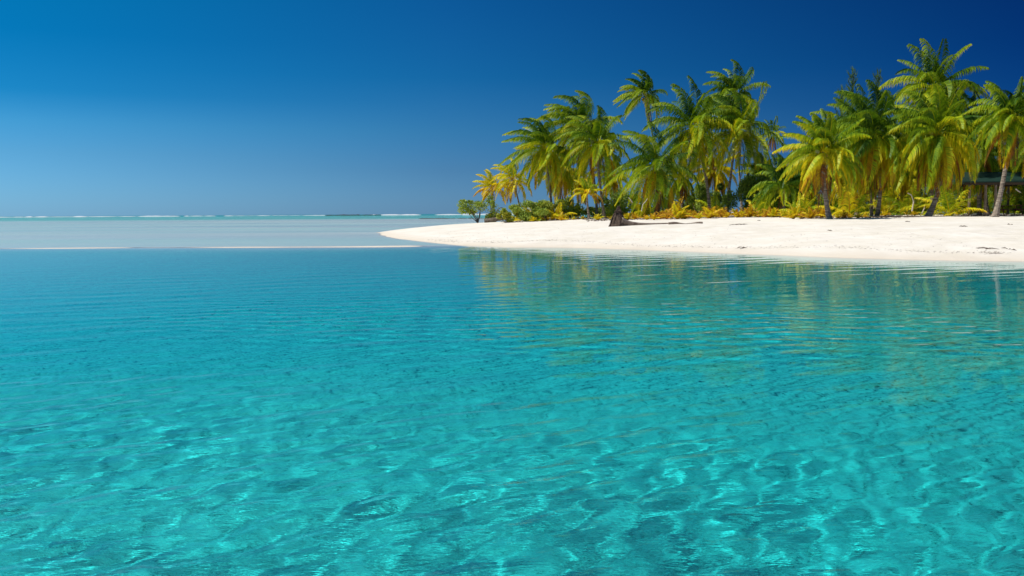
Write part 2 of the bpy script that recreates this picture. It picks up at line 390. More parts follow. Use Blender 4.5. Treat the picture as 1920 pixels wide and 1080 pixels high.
# ------------------------------------------------------------------ plant materials
def leaf_mat(name, stops, rough=.5, transl=.36):
    m = bpy.data.materials.new(name); m.use_nodes = True
    n = m.node_tree.nodes; l = m.node_tree.links.new; b = n['Principled BSDF']; o = n['Material Output']
    a_ = n.new('ShaderNodeAttribute'); a_.attribute_name = 'tint'
    r_ = n.new('ShaderNodeValToRGB'); e = r_.color_ramp.elements
    for i, (p, c) in enumerate(stops):
        q = e[i] if i < 2 else e.new(p)
        q.position = p; q.color = (*c, 1)
    l(a_.outputs['Fac'], r_.inputs[0]); l(r_.outputs[0], b.inputs['Base Color'])
    b.inputs['Roughness'].default_value = rough; b.inputs['Specular IOR Level'].default_value = .25
    t = n.new('ShaderNodeBsdfTranslucent'); l(r_.outputs[0], t.inputs['Color'])
    mx = n.new('ShaderNodeMixShader'); mx.inputs[0].default_value = transl
    l(b.outputs[0], mx.inputs[1]); l(t.outputs[0], mx.inputs[2]); l(mx.outputs[0], o.inputs[0]); return m
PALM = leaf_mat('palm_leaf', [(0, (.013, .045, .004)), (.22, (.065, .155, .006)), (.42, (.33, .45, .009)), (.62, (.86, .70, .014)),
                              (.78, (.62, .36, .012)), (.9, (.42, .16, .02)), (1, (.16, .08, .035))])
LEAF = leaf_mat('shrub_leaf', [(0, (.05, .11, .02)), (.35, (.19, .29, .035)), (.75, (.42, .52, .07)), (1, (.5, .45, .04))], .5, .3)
NEEDLE = leaf_mat('ironwood_needle', [(0, (.06, .13, .04)), (1, (.16, .27, .08))], .7, .3)
def trunk_mat():
    m = bpy.data.materials.new('palm_bark'); m.use_nodes = True
    n = m.node_tree.nodes; l = m.node_tree.links.new; b = n['Principled BSDF']; b.inputs['Roughness'].default_value = .9
    g_ = n.new('ShaderNodeNewGeometry'); s_ = n.new('ShaderNodeMapping'); s_.inputs['Scale'].default_value = (1.2, 1.2, 9)
    t = n.new('ShaderNodeTexNoise'); t.inputs['Scale'].default_value = 1.6; t.inputs['Detail'].default_value = 5
    l(g_.outputs['Position'], s_.inputs[0]); l(s_.outputs[0], t.inputs['Vector'])
    r_ = n.new('ShaderNodeValToRGB'); e = r_.color_ramp.elements
    e[0].position = .36; e[0].color = (.10, .075, .055, 1); e[1].position = .62; e[1].color = (.36, .29, .22, 1)
    l(t.outputs['Fac'], r_.inputs[0]); l(r_.outputs[0], b.inputs['Base Color'])
    bu = n.new('ShaderNodeBump'); bu.inputs['Distance'].default_value = .05; bu.inputs['Strength'].default_value = .8
    l(t.outputs['Fac'], bu.inputs['Height']); l(bu.outputs[0], b.inputs['Normal']); return m
BARK = trunk_mat()
COCO = mat('coconut_husk', (.45, .20, .04), .6, (6, (.20, .22, .03), 2))
WOODY = mat('shrub_wood', (.10, .075, .055), .9, (4, (.22, .18, .14), 4), (.5, .02))
FIBRE = mat('dry_fibre', (.30, .13, .05), .95, (5, (.14, .065, .03), 4))

# ------------------------------------------------------------------ palm builder
def frond_mesh(rnd, L_, el, az, wind, droop, tint, nl=40, lw=.055, ll=.25, width=1.0, curlup=0, hang=.5):
    """one palm frond starting at the origin. returns V, F, tint-per-vertex"""
    n = 18; ds = L_ / n
    d = np.array([math.cos(el) * math.cos(az), math.cos(el) * math.sin(az), math.sin(el)])
    P = [np.zeros(3)]; T = [d.copy()]
    for i in range(n):
        t = i / n
        d = d + ds * (np.array([0, 0, -1.]) * droop * (.25 + 1.3 * t) + wind * (.2 + 1.1 * t)); d /= np.linalg.norm(d)
        P.append(P[-1] + d * ds); T.append(d.copy())
    P = np.array(P); T = np.array(T)
    V = []; Fc = []; C = []
    # rachis: a three sided tapering rib
    for i in range(0, n + 1, 2):
        t = i / n; r_ = .035 * (1 - t) ** 1.1 + .006
        up = np.array([0, 0, 1.]) - T[i] * T[i][2]
        if np.linalg.norm(up) < .05: up = np.array([math.cos(az), math.sin(az), 0]) * -1
        up /= np.linalg.norm(up); sd_ = np.cross(T[i], up)
        for q in (up * .6, sd_ - up * .4, -sd_ - up * .4):
            V.append(P[i] + q * r_); C.append(min(1, tint + .22 * (tint < .7)))
    m_ = n // 2 + 1
    for i in range(m_ - 1):
        for j in range(3):
            Fc.append((i * 3 + j, i * 3 + (j + 1) % 3, i * 3 + 3 + (j + 1) % 3, i * 3 + 3 + j))
    # leaflets
    twist = rnd.uniform(-.35, .35)
    for side in (-1, 1):
        gap = rnd.uniform(.2, .9); 
        for k in range(nl):
            t = .13 + .87 * (k + rnd.uniform(-.25, .25)) / nl; t = min(max(t, .1), .995)
            if rnd.random() < .07: continue
            f = t * n; i = min(int(f), n - 1); u = f - i
            p = P[i] * (1 - u) + P[i + 1] * u; tt = T[i] * (1 - u) + T[i + 1] * u
            up = np.array([0, 0, 1.]) - tt * tt[2]; nn = np.linalg.norm(up)
            up = up / nn if nn > .08 else -np.array([math.cos(az), math.sin(az), 0])
            sd_ = np.cross(tt, up) * side
            sd2 = sd_ * math.cos(twist) + up * math.sin(twist) * side
            prof = (math.sin(math.pi * min(1, .18 + .72 * t)) ** .8) * (1 - .45 * t)
            ln = L_ * ll * prof * rnd.uniform(.85, 1.12) * width * 1.25
            fw = .35 + .9 * t
            dr = sd2 + tt * fw + up * (.18 + curlup + rnd.uniform(-.10, .10))
            dr /= np.linalg.norm(dr)
            a_ = p; b_ = p + dr * ln * .45
            dr2 = dr + np.array([0, 0, -1.]) * (hang + rnd.uniform(0, .5)) + wind * .9; dr2 /= np.linalg.norm(dr2)
            c_ = b_ + dr2 * ln * .35
            dr3 = dr2 + np.array([0, 0, -1.]) * (hang * 1.3 + .25) + wind * .8; dr3 /= np.linalg.norm(dr3)
            e_ = c_ + dr3 * ln * .33
            wv = np.cross(dr, up * .7 + tt * .7); wv /= np.linalg.norm(wv) + 1e-6
            wv = wv * .5 + tt * .8; wv /= np.linalg.norm(wv)
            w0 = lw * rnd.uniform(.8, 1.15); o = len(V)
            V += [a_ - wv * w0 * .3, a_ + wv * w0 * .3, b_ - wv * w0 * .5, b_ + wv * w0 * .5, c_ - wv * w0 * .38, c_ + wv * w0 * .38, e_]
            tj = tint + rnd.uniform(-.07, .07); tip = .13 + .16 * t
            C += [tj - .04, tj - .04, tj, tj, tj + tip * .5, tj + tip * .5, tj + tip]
            Fc += [(o, o + 1, o + 3, o + 2), (o + 2, o + 3, o + 5, o + 4), (o + 4, o + 5, o + 6)]
    return V, Fc, np.clip(C, 0, 1)

def add_frond(name, root, origin, vf, label=None):
    V, Fc, C = vf
    V = np.array(V) + np.array(origin)
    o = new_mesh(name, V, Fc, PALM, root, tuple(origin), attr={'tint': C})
    if label: o['label'] = label
    return o

def palm(label, crown, base, Lf=3.4, n=26, seed=0, yellow=.30, wind=(-.25, 0, 0), dead=0, nuts=0, r0=.17, bend=None, lo=-60, hi=84, group=None, flare=1.7,
         cat='palm tree', nl=48, lw=.092, orange=2, fib=0, skirt=.5):
    rnd = random.Random(seed); crown = Vector(crown); base = Vector(base)
    root = empty('palm_tree', base, label, cat, group)
    Hh = (crown - base).length
    mid = (base + crown) / 2 + Vector(bend if bend else (rnd.uniform(-.3, .3), 0, 0))
    path = []; rad = []; N_ = max(10, int(Hh / .16))
    b0 = base - Vector((0, 0, .15))
    for i in range(N_ + 1):
        t = i / N_
        p = b0 * (1 - t) ** 2 + mid * 2 * t * (1 - t) + crown * t * t
        path.append(p); rad.append((r0 * (1 - .42 * t) + r0 * (flare - 1) * math.exp(-t * Hh / .45)) * (1 + .05 * (i % 2)))
    V, Fc = tube(path, rad, 9)
    new_mesh('trunk', V, Fc, BARK, root, tuple(base), smooth=False)
    wv = np.array(wind); gold = 2.39996; limp = rnd.uniform(.78, 1.3); ragged = rnd.uniform(.75, 1.0)
    a0 = rnd.uniform(0, 6.28)
    for i in range(n):
        t = (i + .5) / n                              # 0 young and upright .. 1 old and hanging
        el = R(min(78, hi - (hi - lo) * t ** .85 + rnd.uniform(-9, 9))); az = a0 + i * gold + rnd.uniform(-.25, .25)
        ln = Lf * (1.0 - .18 * (1 - t) - .12 * t * (t > .8)) * rnd.uniform(ragged, 1.08)
        ti = yellow + .24 * (t - .5) + rnd.uniform(-.12, .12)
        droop = .40 + .28 * t + rnd.uniform(-.05, .08)
        if el < R(-25): droop += .25
        og = crown + Vector((math.cos(az) * .1, math.sin(az) * .1, .12 * (1 - t)))
        add_frond('frond', root, og, frond_mesh(rnd, ln, el, az, wv * (1.25 - .8 * t), droop * limp * rnd.uniform(.8, 1.25) * 3.2 / Lf, ti, nl, lw, hang=.9 + skirt * t))
    for i in range(orange):
        az = rnd.uniform(0, 6.28); el = R(rnd.uniform(-62, -35))
        add_frond('frond', root, crown - Vector((0, 0, .15)), frond_mesh(rnd, Lf * .85, el, az, wv * .3, .6, rnd.uniform(.66, .84), nl, lw * 1.1, hang=1.2), 'yellow orange frond hanging down')
    for i in range(dead + (1 if Lf > 2.4 else 0)):
        az = rnd.uniform(0, 6.28); el = R(rnd.uniform(-82, -58))
        add_frond('dead_frond', root, crown - Vector((0, 0, .25)), frond_mesh(rnd, Lf * rnd.uniform(.65, .95), el, az, wv * 0, .9, rnd.uniform(.88, 1), 30, lw * 1.1, hang=1.6, width=.7), 'dry brown frond hanging against the trunk')
    for i in range(nuts):
        az = i * 1.9; c = crown + Vector((math.cos(az) * .26, math.sin(az) * .26, -.22 - .16 * (i % 3)))
        V = []; Fc = []; k = 8
        for a_ in range(6):
            ph = math.pi * a_ / 5 
            for b_ in range(k):
                th = 2 * math.pi * b_ / k; V.append((c.x + .125 * math.sin(ph) * math.cos(th), c.y + .125 * math.sin(ph) * math.sin(th), c.z + .16 * math.cos(ph)))
        for a_ in range(5):
            for b_ in range(k): Fc.append((a_ * k + b_, a_ * k + (b_ + 1) % k, (a_ + 1) * k + (b_ + 1) % k, (a_ + 1) * k + b_))
        new_mesh('coconut', V, Fc, COCO, root, tuple(c), smooth=True)
    return root

def P_(label, cpx, cpy, d, bpx, rad_px, **k):
    """crown pixel, depth, foot pixel column, frond reach in pixels"""
    c = at(cpx, cpy, d); b_ = foot(bpx, d)
    if 'bendpx' in k: k['bend'] = (k.pop('bendpx') * d / F, 0, 0)
    return palm(label, c, b_, Lf=rad_px * d / F * 1.30, r0=k.pop('r0', .17) * .8, n=int(k.pop('n', 26) * 1.28), **k)

# front row, left to right
P_('small wind-blown yellow palm nearest the sand point', 923, 352, 92, 929, 34, n=15, seed=1, yellow=.56, r0=.11, lo=-25, wind=(-.5, 0, 0), nl=26, bendpx=-4)
P_('leaning yellow palm second from the sand point', 962, 338, 90, 980, 42, n=16, seed=2, yellow=.54, r0=.12, lo=-30, wind=(-.5, 0, 0), nl=28, bendpx=2)
P_('dense green palm left of the tall leftmost pair of trunks', 1020, 276, 88, 1036, 74, n=30, seed=3, yellow=.34, r0=.17, lo=-72, wind=(-.45, 0, 0), bendpx=4)
P_('dark brownish palm leaning behind the dense left palm', 1052, 318, 95, 1042, 52, n=22, seed=4, yellow=.42, lo=-75, dead=3, bendpx=8)
P_('tall palm with curved left trunk of the pair, wind-blown crown', 1088, 236, 90, 1119, 76, n=26, seed=5, yellow=.36, lo=-45, wind=(-.5, 0, 0), bendpx=16, orange=1)
P_('tall palm with coconuts, right trunk of the left pair', 1119, 268, 86, 1134, 72, n=24, seed=6, yellow=.37, lo=-48, nuts=6, orange=2, r0=.18, bendpx=-4, wind=(-.3, 0, 0))
P_('slim shaded palm behind the left pair of trunks', 1088, 336, 98, 1083, 40, n=16, seed=7, yellow=.46, r0=.14, lo=-70, orange=3)
P_('knee-high yellow palm in front of the left pair of trunks', 1101, 362, 84, 1106, 32, n=12, seed=8, yellow=.52, r0=.14, lo=-20, nl=24, orange=0)
P_('lone palm leaning high against the sky, crown blown left', 1208, 178, 100, 1244, 50, n=19, seed=9, yellow=.26, lo=-35, wind=(-.6, 0, 0), nuts=3, r0=.14, bendpx=8, orange=0)
P_('broad low palm with spreading arms behind the driftwood root', 1228, 312, 80, 1234, 84, n=24, seed=10, yellow=.30, lo=-55, r0=.24, dead=3, bendpx=3)
P_('large full palm in the middle of the grove', 1298, 238, 84, 1331, 88, n=32, seed=11, yellow=.33, lo=-74, r0=.19, bendpx=14, wind=(-.18, 0, 0), orange=3)
P_('tall palm rising behind the palm with the white curved trunk', 1376, 178, 98, 1392, 60, n=22, seed=12, yellow=.27, lo=-50, wind=(-.35, 0, 0))
P_('palm with a pale curved trunk right of the middle palm', 1384, 246, 86, 1363, 84, n=30, seed=13, yellow=.32, lo=-42, r0=.17, nuts=4, bendpx=-6, dead=0, orange=0, wind=(-.28, 0, 0))
P_('small far palm with dead hanging leaves in the sky gap', 1449, 250, 112, 1459, 28, n=12, seed=14, yellow=.30, lo=-30, dead=4, r0=.10, nl=22, orange=0, wind=(-.3, 0, 0))
P_('dark palm trunk with reddish dry fronds below the middle palm', 1277, 330, 92, 1277, 46, n=16, seed=15, yellow=.36, lo=-60, dead=4)
P_('yellow crowned palm behind the middle palm', 1340, 318, 92, 1354, 48, n=18, seed=16, yellow=.50, lo=-75, orange=4)
P_('low dark green palm left of the coconut palm on the beach', 1470, 352, 74, 1469, 60, n=20, seed=17, yellow=.20, lo=-12, r0=.16, wind=(-.1, 0, 0), orange=0)
P_('coconut palm standing foremost on the sand with straight trunk', 1543, 284, 60, 1556, 78, n=28, seed=18, yellow=.34, lo=-38, r0=.20, nuts=8, bendpx=-8, orange=5, dead=1, wind=(-.3, 0, 0), flare=1.6, nl=50)
P_('tall palm with long hanging skirt and curved foot', 1636, 252, 66, 1643, 94, n=34, seed=19, yellow=.32, lo=-70, r0=.17, bendpx=22, dead=2, orange=7, nl=50)
P_('palm with long swept-back trunk and orange fronds', 1757, 252, 64, 1738, 92, n=34, seed=20, yellow=.38, lo=-62, r0=.22, bendpx=34, dead=3, orange=9, nl=50, flare=1.8, wind=(-.12, 0, 0))
P_('tallest palm of the grove with upright crown', 1753, 168, 76, 1748, 86, n=30, seed=21, yellow=.31, lo=-42, r0=.18, wind=(-.08, 0, 0), nl=44, orange=1)
P_('palm leaning right over the shelter', 1897, 222, 60, 1865, 84, n=30, seed=22, yellow=.28, lo=-42, r0=.20, nuts=5, bendpx=8, orange=3, nl=50, flare=1.9, wind=(-.12, 0, 0))
P_('dark palm with a curtain of orange fronds above the shelter', 1822, 262, 74, 1836, 84, n=30, seed=23, yellow=.27, lo=-82, orange=11, dead=2, wind=(-.1, 0, 0))
P_('slim leaning palm beside the skirted palm, paired foot', 1628, 300, 68, 1634, 62, n=20, seed=24, yellow=.36, lo=-76, r0=.13, orange=3)
# back rows filling the grove on the right
BK = [(1588, 322, 76, 1596, 62, .40), (1500, 318, 82, 1512, 56, .24), (1690, 318, 78, 1693, 64, .38), (1705, 250, 84, 1712, 76, .28), (1665, 290, 80, 1670, 70, .30),
      (1845, 300, 80, 1853, 62, .34), (1915, 300, 78, 1925, 70, .26), (1430, 330, 90, 1436, 48, .22), (1150, 330, 104, 1152, 40, .33), (1780, 300, 82, 1786, 62, .36), (1600, 245, 84, 1606, 74, .27),
      (1790, 225, 86, 1800, 70, .25), (1955, 250, 70, 1950, 80, .28), (1990, 200, 80, 1980, 90, .26)]
BL = ['shaded palm crown low behind the foremost coconut palm', 'dark palm behind the left fronds of the foremost coconut palm', 'yellowing palm between the skirted palm and the swept-back palm',
      'green palm crown high behind the gap left of the tallest palm', 'palm crown tucked behind the right fronds of the skirted palm', 'palm behind the shelter roof, right of its first post',
      'palm at the right edge behind the shelter', 'low dark palm under the sky gap', 'distant palm seen through the gap behind the driftwood root', 'palm behind the left end of the shelter roof',
      'palm crown high behind the foremost coconut palm', 'palm crown high behind the orange curtain palm', 'palm cut off by the right edge of the picture', 'tall palm just beyond the right edge of the picture']
for i, (cx, cy_, d, bxp, rp, ye) in enumerate(BK):
    P_(BL[i], cx, cy_, d, bxp, rp, n=22, seed=40 + i, yellow=ye, lo=-75, r0=.15, orange=2 + i % 3, dead=i % 2, nl=40, group='back row palms')

# young trunkless palms of the undergrowth
def young(label, px, d, reach, seed, yellow, n=11, lo=8, **k):
    f_ = foot(px, d); rnd = random.Random(seed)
    root = empty('young_palm', f_, label, 'young palm', k.get('group'))
    Lf = reach * d / F * 1.5
    for i in range(n):
        t = (i + .5) / n; el = R(84 - (84 - lo) * t + rnd.uniform(-8, 8)); az = seed + i * 2.39996
        add_frond('frond', root, f_ + Vector((0, 0, .05)), frond_mesh(rnd, Lf * rnd.uniform(.8, 1.1), el, az, np.array((-.08, 0, 0)), (.3 + .35 * t) * 2.4 / Lf, yellow + rnd.uniform(-.12, .14), 26, .075, hang=.5, ll=.27))
    return root
YP = [(1018, 86, 26, .55, 'yellow green young palm poking from the left shrubs'), (1045, 84, 24, .60, 'golden young palm between the left shrubs and the palm pair'), (975, 88, 24, .48, 'ragged young palm behind the rounded left shrub'), (1205, 84, 30, .45, 'young palm between the root cone and the broad low palm'),
      (1592, 66, 46, .48, 'yellow young palm right of the foremost coconut palm'), (1500, 68, 34, .40, 'young palm left of the foremost coconut trunk'), (1780, 70, 50, .44, 'yellow green young palm left of the shelter'),
      (1700, 76, 46, .42, 'young palm in the shade between two curved trunks'), (1820, 82, 44, .46, 'young palm behind the first shelter post'), (1660, 78, 40, .50, 'yellow young palm behind the skirted palm'),
      (1160, 88, 28, .34, 'young palm behind the driftwood root'), (1295, 92, 34, .34, 'pale young palm in the gap under the middle palm'), (1430, 78, 34, .40, 'young palm with arching orange leaf under the dark palm'),
      (1885, 84, 46, .30, 'dark young palm behind the picnic table'), (1745, 84, 44, .32, 'dark young palm behind the swept-back trunk'), (1560, 80, 44, .30, 'dark young palm behind the foremost coconut trunk'),
      (1625, 86, 44, .26, 'dark green young palm deep behind the paired foot'), (1845, 90, 50, .28, 'dark green young palm deep behind the shelter'), (1000, 93, 22, .52, 'small yellow young palm among the left shrubs'),
      (1345, 88, 32, .30, 'green young palm left of the pale curved trunk'), (1070, 90, 26, .5, 'yellow young palm right of the left shrubs'), (1920, 74, 50, .32, 'young palm at the right edge of the picture'), (1450, 84, 44, .24, 'dark young palm in the thicket under the sky gap'), (1530, 86, 50, .26, 'dark young palm deep in the thicket')]
for i, (px, d, rch, ye, lb) in enumerate(YP): young(lb, px, d, rch, 100 + i, ye)

# seedlings along the edge of the sand: four patterns, copied
def seedling_mesh(seed, yellow):
    rnd = random.Random(seed); V = []; Fc = []; C = []
    for i in range(9):
        t = (i + .5) / 9; el = R(82 - 62 * t); az = seed + i * 2.4
        v, f_, c_ = frond_mesh(rnd, rnd.uniform(.7, 1.15), el, az, np.array((-.05, 0, 0)), 1.0, yellow + rnd.uniform(-.12, .12), 13, .085, hang=.25, ll=.30, curlup=.3)
        o = len(V); V += list(v); C += list(c_); Fc += [tuple(q + o for q in g_) for g_ in f_]
    return V, Fc, C
protos = []
for i in range(5):
    V, Fc, C = seedling_mesh(300 + i, .70 - .03 * i)
    protos.append((V, Fc, C))
rnd = random.Random(77); first = {}
spots = []
for px in range(1210, 1545, 13): spots.append((px + rnd.uniform(-5, 5), rnd.uniform(69, 73) if px < 1480 else rnd.uniform(62, 66), rnd.uniform(.55, 1.05)))
for px in range(1570, 1625, 13): spots.append((px, rnd.uniform(62, 64), rnd.uniform(.35, .6)))
for px, d, sc in [(1000, 82, .6), (1052, 78, .75), (1120, 76, .85), (1147, 74, .5), (1175, 72, .8), (1190, 73, .7), (1092, 84, .5), (1270, 70, 1.5), (1332, 70, 1.2), (1405, 73, 1.0), (1290, 76, 1.1), (1240, 76, .9), (1350, 77, 1.0), (1380, 77, .9), (1450, 70, 1.0),
                  (1060, 84, .5), (1075, 80, .4), (1660, 72, .6), (1715, 74, .5), (1480, 70, .8)]: spots.append((px, d, sc))
for i, (px, d, sc) in enumerate(spots):
    k = rnd.randrange(5); p = foot(px, d)
    if k not in first:
        V, Fc, C = protos[k]; o = new_mesh('palm_seedling', V, Fc, PALM, attr={'tint': C}); first[k] = o
    else:
        o = first[k].copy(); COL.objects.link(o)
    o.location = p; o.rotation_euler = (0, 0, rnd.uniform(0, 6.28)); o.scale = (sc, sc, sc * rnd.uniform(.85, 1.1))
    tag(o, 'knee-high yellow palm seedling sprouting at the edge of the sand below the grove', 'palm seedling', 'palm seedlings along the edge of the sand')

# ------------------------------------------------------------------ shrubs
def shrub(label, center, size, nleaf, seed, tint=.4, leaf=.15, stems=7, foot_=None, cat='shrub', lobes=9, name='shrub'):
    rnd = np.random.RandomState(seed); c = np.array(center, float); sz = np.array(size, float)
    f_ = Vector(foot_) if foot_ is not None else Vector((c[0], c[1], gz(c[0], c[1])))
    root = empty(name, f_, label, cat)
    lc = rnd.randn(lobes, 3); lc /= np.linalg.norm(lc, axis=1)[:, None]; lc *= rnd.uniform(.3, 1.0, (lobes, 1)); lr = rnd.uniform(.16, .5, lobes)
    mb = MB()
    for i in range(min(stems, lobes)):
        e_ = c + lc[i] * sz; m_ = (np.array(f_) * .5 + e_ * .5) + rnd.randn(3) * .12 * sz
        pts = [np.array(f_) - [0, 0, .05], np.array(f_) * .7 + m_ * .3 + [0, 0, .02], m_, m_ * .4 + e_ * .6, e_]
        mb.add(tube(pts, [.05, .045, .035, .025, .01], 5))
    mb.build('stem', WOODY, root, tuple(f_))
    k = rnd.randint(0, lobes, nleaf); dd = rnd.randn(nleaf, 3); dd /= np.linalg.norm(dd, axis=1)[:, None]
    pos = c + (lc[k] + dd * (lr[k] * rnd.uniform(.45, 1.05, nleaf) )[:, None]) * sz
    pos[:, 2] = np.maximum(pos[:, 2], f_.z + .03)
    a_ = rnd.randn(nleaf, 3); a_ += dd * .6; a_ /= np.linalg.norm(a_, axis=1)[:, None]
    b_ = np.cross(a_, rnd.randn(nleaf, 3)); b_ /= np.linalg.norm(b_, axis=1)[:, None]
    s_ = leaf * rnd.uniform(.6, 1.3, nleaf)[:, None]
    V = np.stack([pos - a_ * s_ * .7, pos + b_ * s_ * .32, pos + a_ * s_ * .8, pos - b_ * s_ * .32], 1).reshape(-1, 3)
    Fq = np.arange(nleaf * 4).reshape(-1, 4)
    tv = np.repeat(np.clip(tint + rnd.randn(nleaf) * .13 + (rnd.randn(lobes) * .08)[k], 0, 1), 4)
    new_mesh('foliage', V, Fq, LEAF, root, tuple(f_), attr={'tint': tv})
    return root
def SH(label, px0, px1, pyt, pyb, d, n, seed, **k):
    """shrub filling a pixel box at depth d"""
    a_ = at(px0, pyb, d); b_ = at(px1, pyt, d); c = (a_ + b_) / 2
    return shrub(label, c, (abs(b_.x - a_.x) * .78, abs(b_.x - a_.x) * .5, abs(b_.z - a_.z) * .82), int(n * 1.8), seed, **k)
fb = foot(896, 90)
shrub('leafy bright green tree shrub at the very end of the sand', at(884, 385, fb.y), (1.55, 1.3, 1.0), 2600, 1, .66, .14, 9, fb, lobes=12)
SH('airy grey green shrub beside the log at the sand point', 912, 935, 372, 408, 90, 500, 2, tint=.62, leaf=.17)
SH('low green shrub right of the log', 938, 962, 392, 413, 84, 1100, 3, tint=.85)
SH('rounded dark shrub left of the dense palm foot', 962, 1008, 382, 408, 84, 2200, 4, tint=.68)
SH('rounded shrub under the dense left palm', 1005, 1045, 384, 405, 84, 2000, 5, tint=.75)
SH('green shrub between the left palms', 1042, 1078, 372, 400, 92, 1200, 6, tint=.7)
SH('light green shrub in the gap under the middle palm', 1290, 1330, 352, 400, 90, 2200, 7, tint=.5)
SH('green bush left of the pale curved trunk', 1330, 1372, 362, 402, 90, 2000, 8, tint=.35)
SH('large green bush right of the pale curved trunk', 1375, 1440, 335, 402, 86, 5000, 9, tint=.46, leaf=.17, lobes=14)
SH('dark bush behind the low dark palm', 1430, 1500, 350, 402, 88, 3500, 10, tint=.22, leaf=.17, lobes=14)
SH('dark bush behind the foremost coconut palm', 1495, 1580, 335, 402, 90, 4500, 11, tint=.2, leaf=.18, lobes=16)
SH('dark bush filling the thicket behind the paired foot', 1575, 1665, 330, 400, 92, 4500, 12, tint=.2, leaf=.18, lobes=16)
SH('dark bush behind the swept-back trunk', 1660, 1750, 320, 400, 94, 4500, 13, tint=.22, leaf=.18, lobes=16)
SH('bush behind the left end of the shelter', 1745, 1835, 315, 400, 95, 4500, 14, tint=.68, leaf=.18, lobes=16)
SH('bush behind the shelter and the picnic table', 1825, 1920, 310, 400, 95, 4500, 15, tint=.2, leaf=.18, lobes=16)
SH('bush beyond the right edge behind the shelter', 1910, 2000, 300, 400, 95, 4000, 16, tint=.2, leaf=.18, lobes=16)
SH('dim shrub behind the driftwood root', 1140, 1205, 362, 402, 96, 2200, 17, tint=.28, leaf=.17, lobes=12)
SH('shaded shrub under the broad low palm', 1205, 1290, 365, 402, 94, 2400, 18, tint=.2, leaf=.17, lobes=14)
SH('green crown of a broadleaf tree above the thicket', 1395, 1425, 300, 350, 96, 900, 19, tint=.15, leaf=.16, lobes=9)
for i, (a_, b_, t_, d_, ti_) in enumerate([(1030, 1075, 388, 88, .68), (1070, 1120, 384, 92, .55), (1118, 1165, 380, 94, .35), (1160, 1215, 384, 92, .45), (1215, 1275, 380, 96, .35), (1270, 1335, 376, 96, .5)]):
    SH(['low green shrub in front of the left palms', 'low shrub filling the gap under the left pair of trunks', 'low dark shrub right of the left pair of trunks', 'low shrub behind the root cone',
        'low shrub at the foot of the broad low palm', 'low light green shrub left of the middle palm foot'][i], a_, b_, t_, 406, d_, 1300, 60 + i, tint=ti_)
# ironwood trees rising behind the grove
def ironwood(label, px, pyt, d, wpx, seed):
    rnd = np.random.RandomState(seed); f_ = foot(px, d); top = at(px, pyt, d)
    root = empty('ironwood_tree', f_, label, 'ironwood tree', None)
    h_ = top.z - f_.z; w_ = wpx * d / F
    P = [(f_.x + .12 * math.sin(i), f_.y, f_.z - .1 + h_ * i / 8) for i in range(9)]
    V, Fc = tube(P, [.14 * (1 - i / 9) + .01 for i in range(9)], 6); new_mesh('trunk', V, Fc, WOODY, root, tuple(f_))
    V = []; Fq = []; nb = 46
    for i in range(nb):
        t = .4 + .6 * i / nb; o_ = np.array([f_.x, f_.y, f_.z + h_ * t]); az = i * 2.4; ln = w_ * (1.15 - t) * rnd.uniform(.7, 1.25) + .25
        for j in range(34):
            u = rnd.rand(); p = o_ + np.array([math.cos(az) * ln * u, math.sin(az) * ln * u, ln * u * 1.5])
            q = p + np.array([rnd.randn() * .1 - .06, rnd.randn() * .1, rnd.uniform(.25, .5)]); s_ = rnd.randn(3) * .014
            k = len(V); V += [p - s_, p + s_, q + s_ * .5, q - s_ * .5]; Fq.append((k, k + 1, k + 2, k + 3))
    new_mesh('foliage', V, np.array(Fq), NEEDLE, root, tuple(f_), attr={'tint': rnd.rand(len(V))})
ironwood('feathery ironwood tree, left one of three above the skirted palm', 1592, 140, 88, 20, 1)
ironwood('feathery ironwood tree, right one of three above the skirted palm', 1638, 142, 90, 20, 2)
ironwood('shortest feathery ironwood tree behind the skirted palm', 1573, 175, 92, 22, 3)

# ------------------------------------------------------------------ logs and driftwood
DRIFT = mat('driftwood', (.36, .29, .23), .9, (3, (.17, .12, .09), 6, (1, 1, 1)), (.7, .03))
ROOTM = mat('root_fibre', (.13, .09, .065), .95, (7, (.05, .035, .028), 6), (1, .05))
c0 = hit(1160, 424); D0 = c0.y
rt = empty('driftwood_trunk', c0, 'fallen palm trunk with upturned cone of roots lying on the white sand', 'driftwood')
s_ = D0 / F
# trunk: flares out of the root mass and tapers to the right
L0 = 105 * s_; pts = []; rad = []
for i in range(26):
    t = i / 25; pts.append((c0.x + (.12 + L0 * t), c0.y + .25 * t, c0.z + .30 * (1 - t) ** 2 + .05)); rad.append(.038 + .34 * math.exp(-t * 6.0))
pts = [Vector((p[0], p[1], gz(p[0], p[1]) + .03 + rad[i] * .62)) for i, p in enumerate(pts)]
V, Fc = tube(pts, rad, 12); new_mesh('trunk', V, Fc, DRIFT, rt, tuple(c0), smooth=True)
rnd = random.Random(5); mb = MB()
tip = Vector((c0.x + .0, c0.y + .1, c0.z + 37 * s_))
for i in range(60):                  # stiff broken roots sticking out of the mass
    a_ = rnd.uniform(0, 6.28); hz_ = rnd.uniform(.1, 1.0); p0 = Vector((c0.x - .03, c0.y, c0.z + hz_)); r_ = .50 * (1.15 - hz_)
    p2 = p0 + Vector((math.cos(a_) * (r_ + rnd.uniform(.05, .22)), math.sin(a_) * (r_ + .1), rnd.uniform(-.15, .22)))
    mb.add(tube([p0, (p0 + p2) / 2 + Vector((0, 0, .05)), p2], [.045, .03, .008], 4))
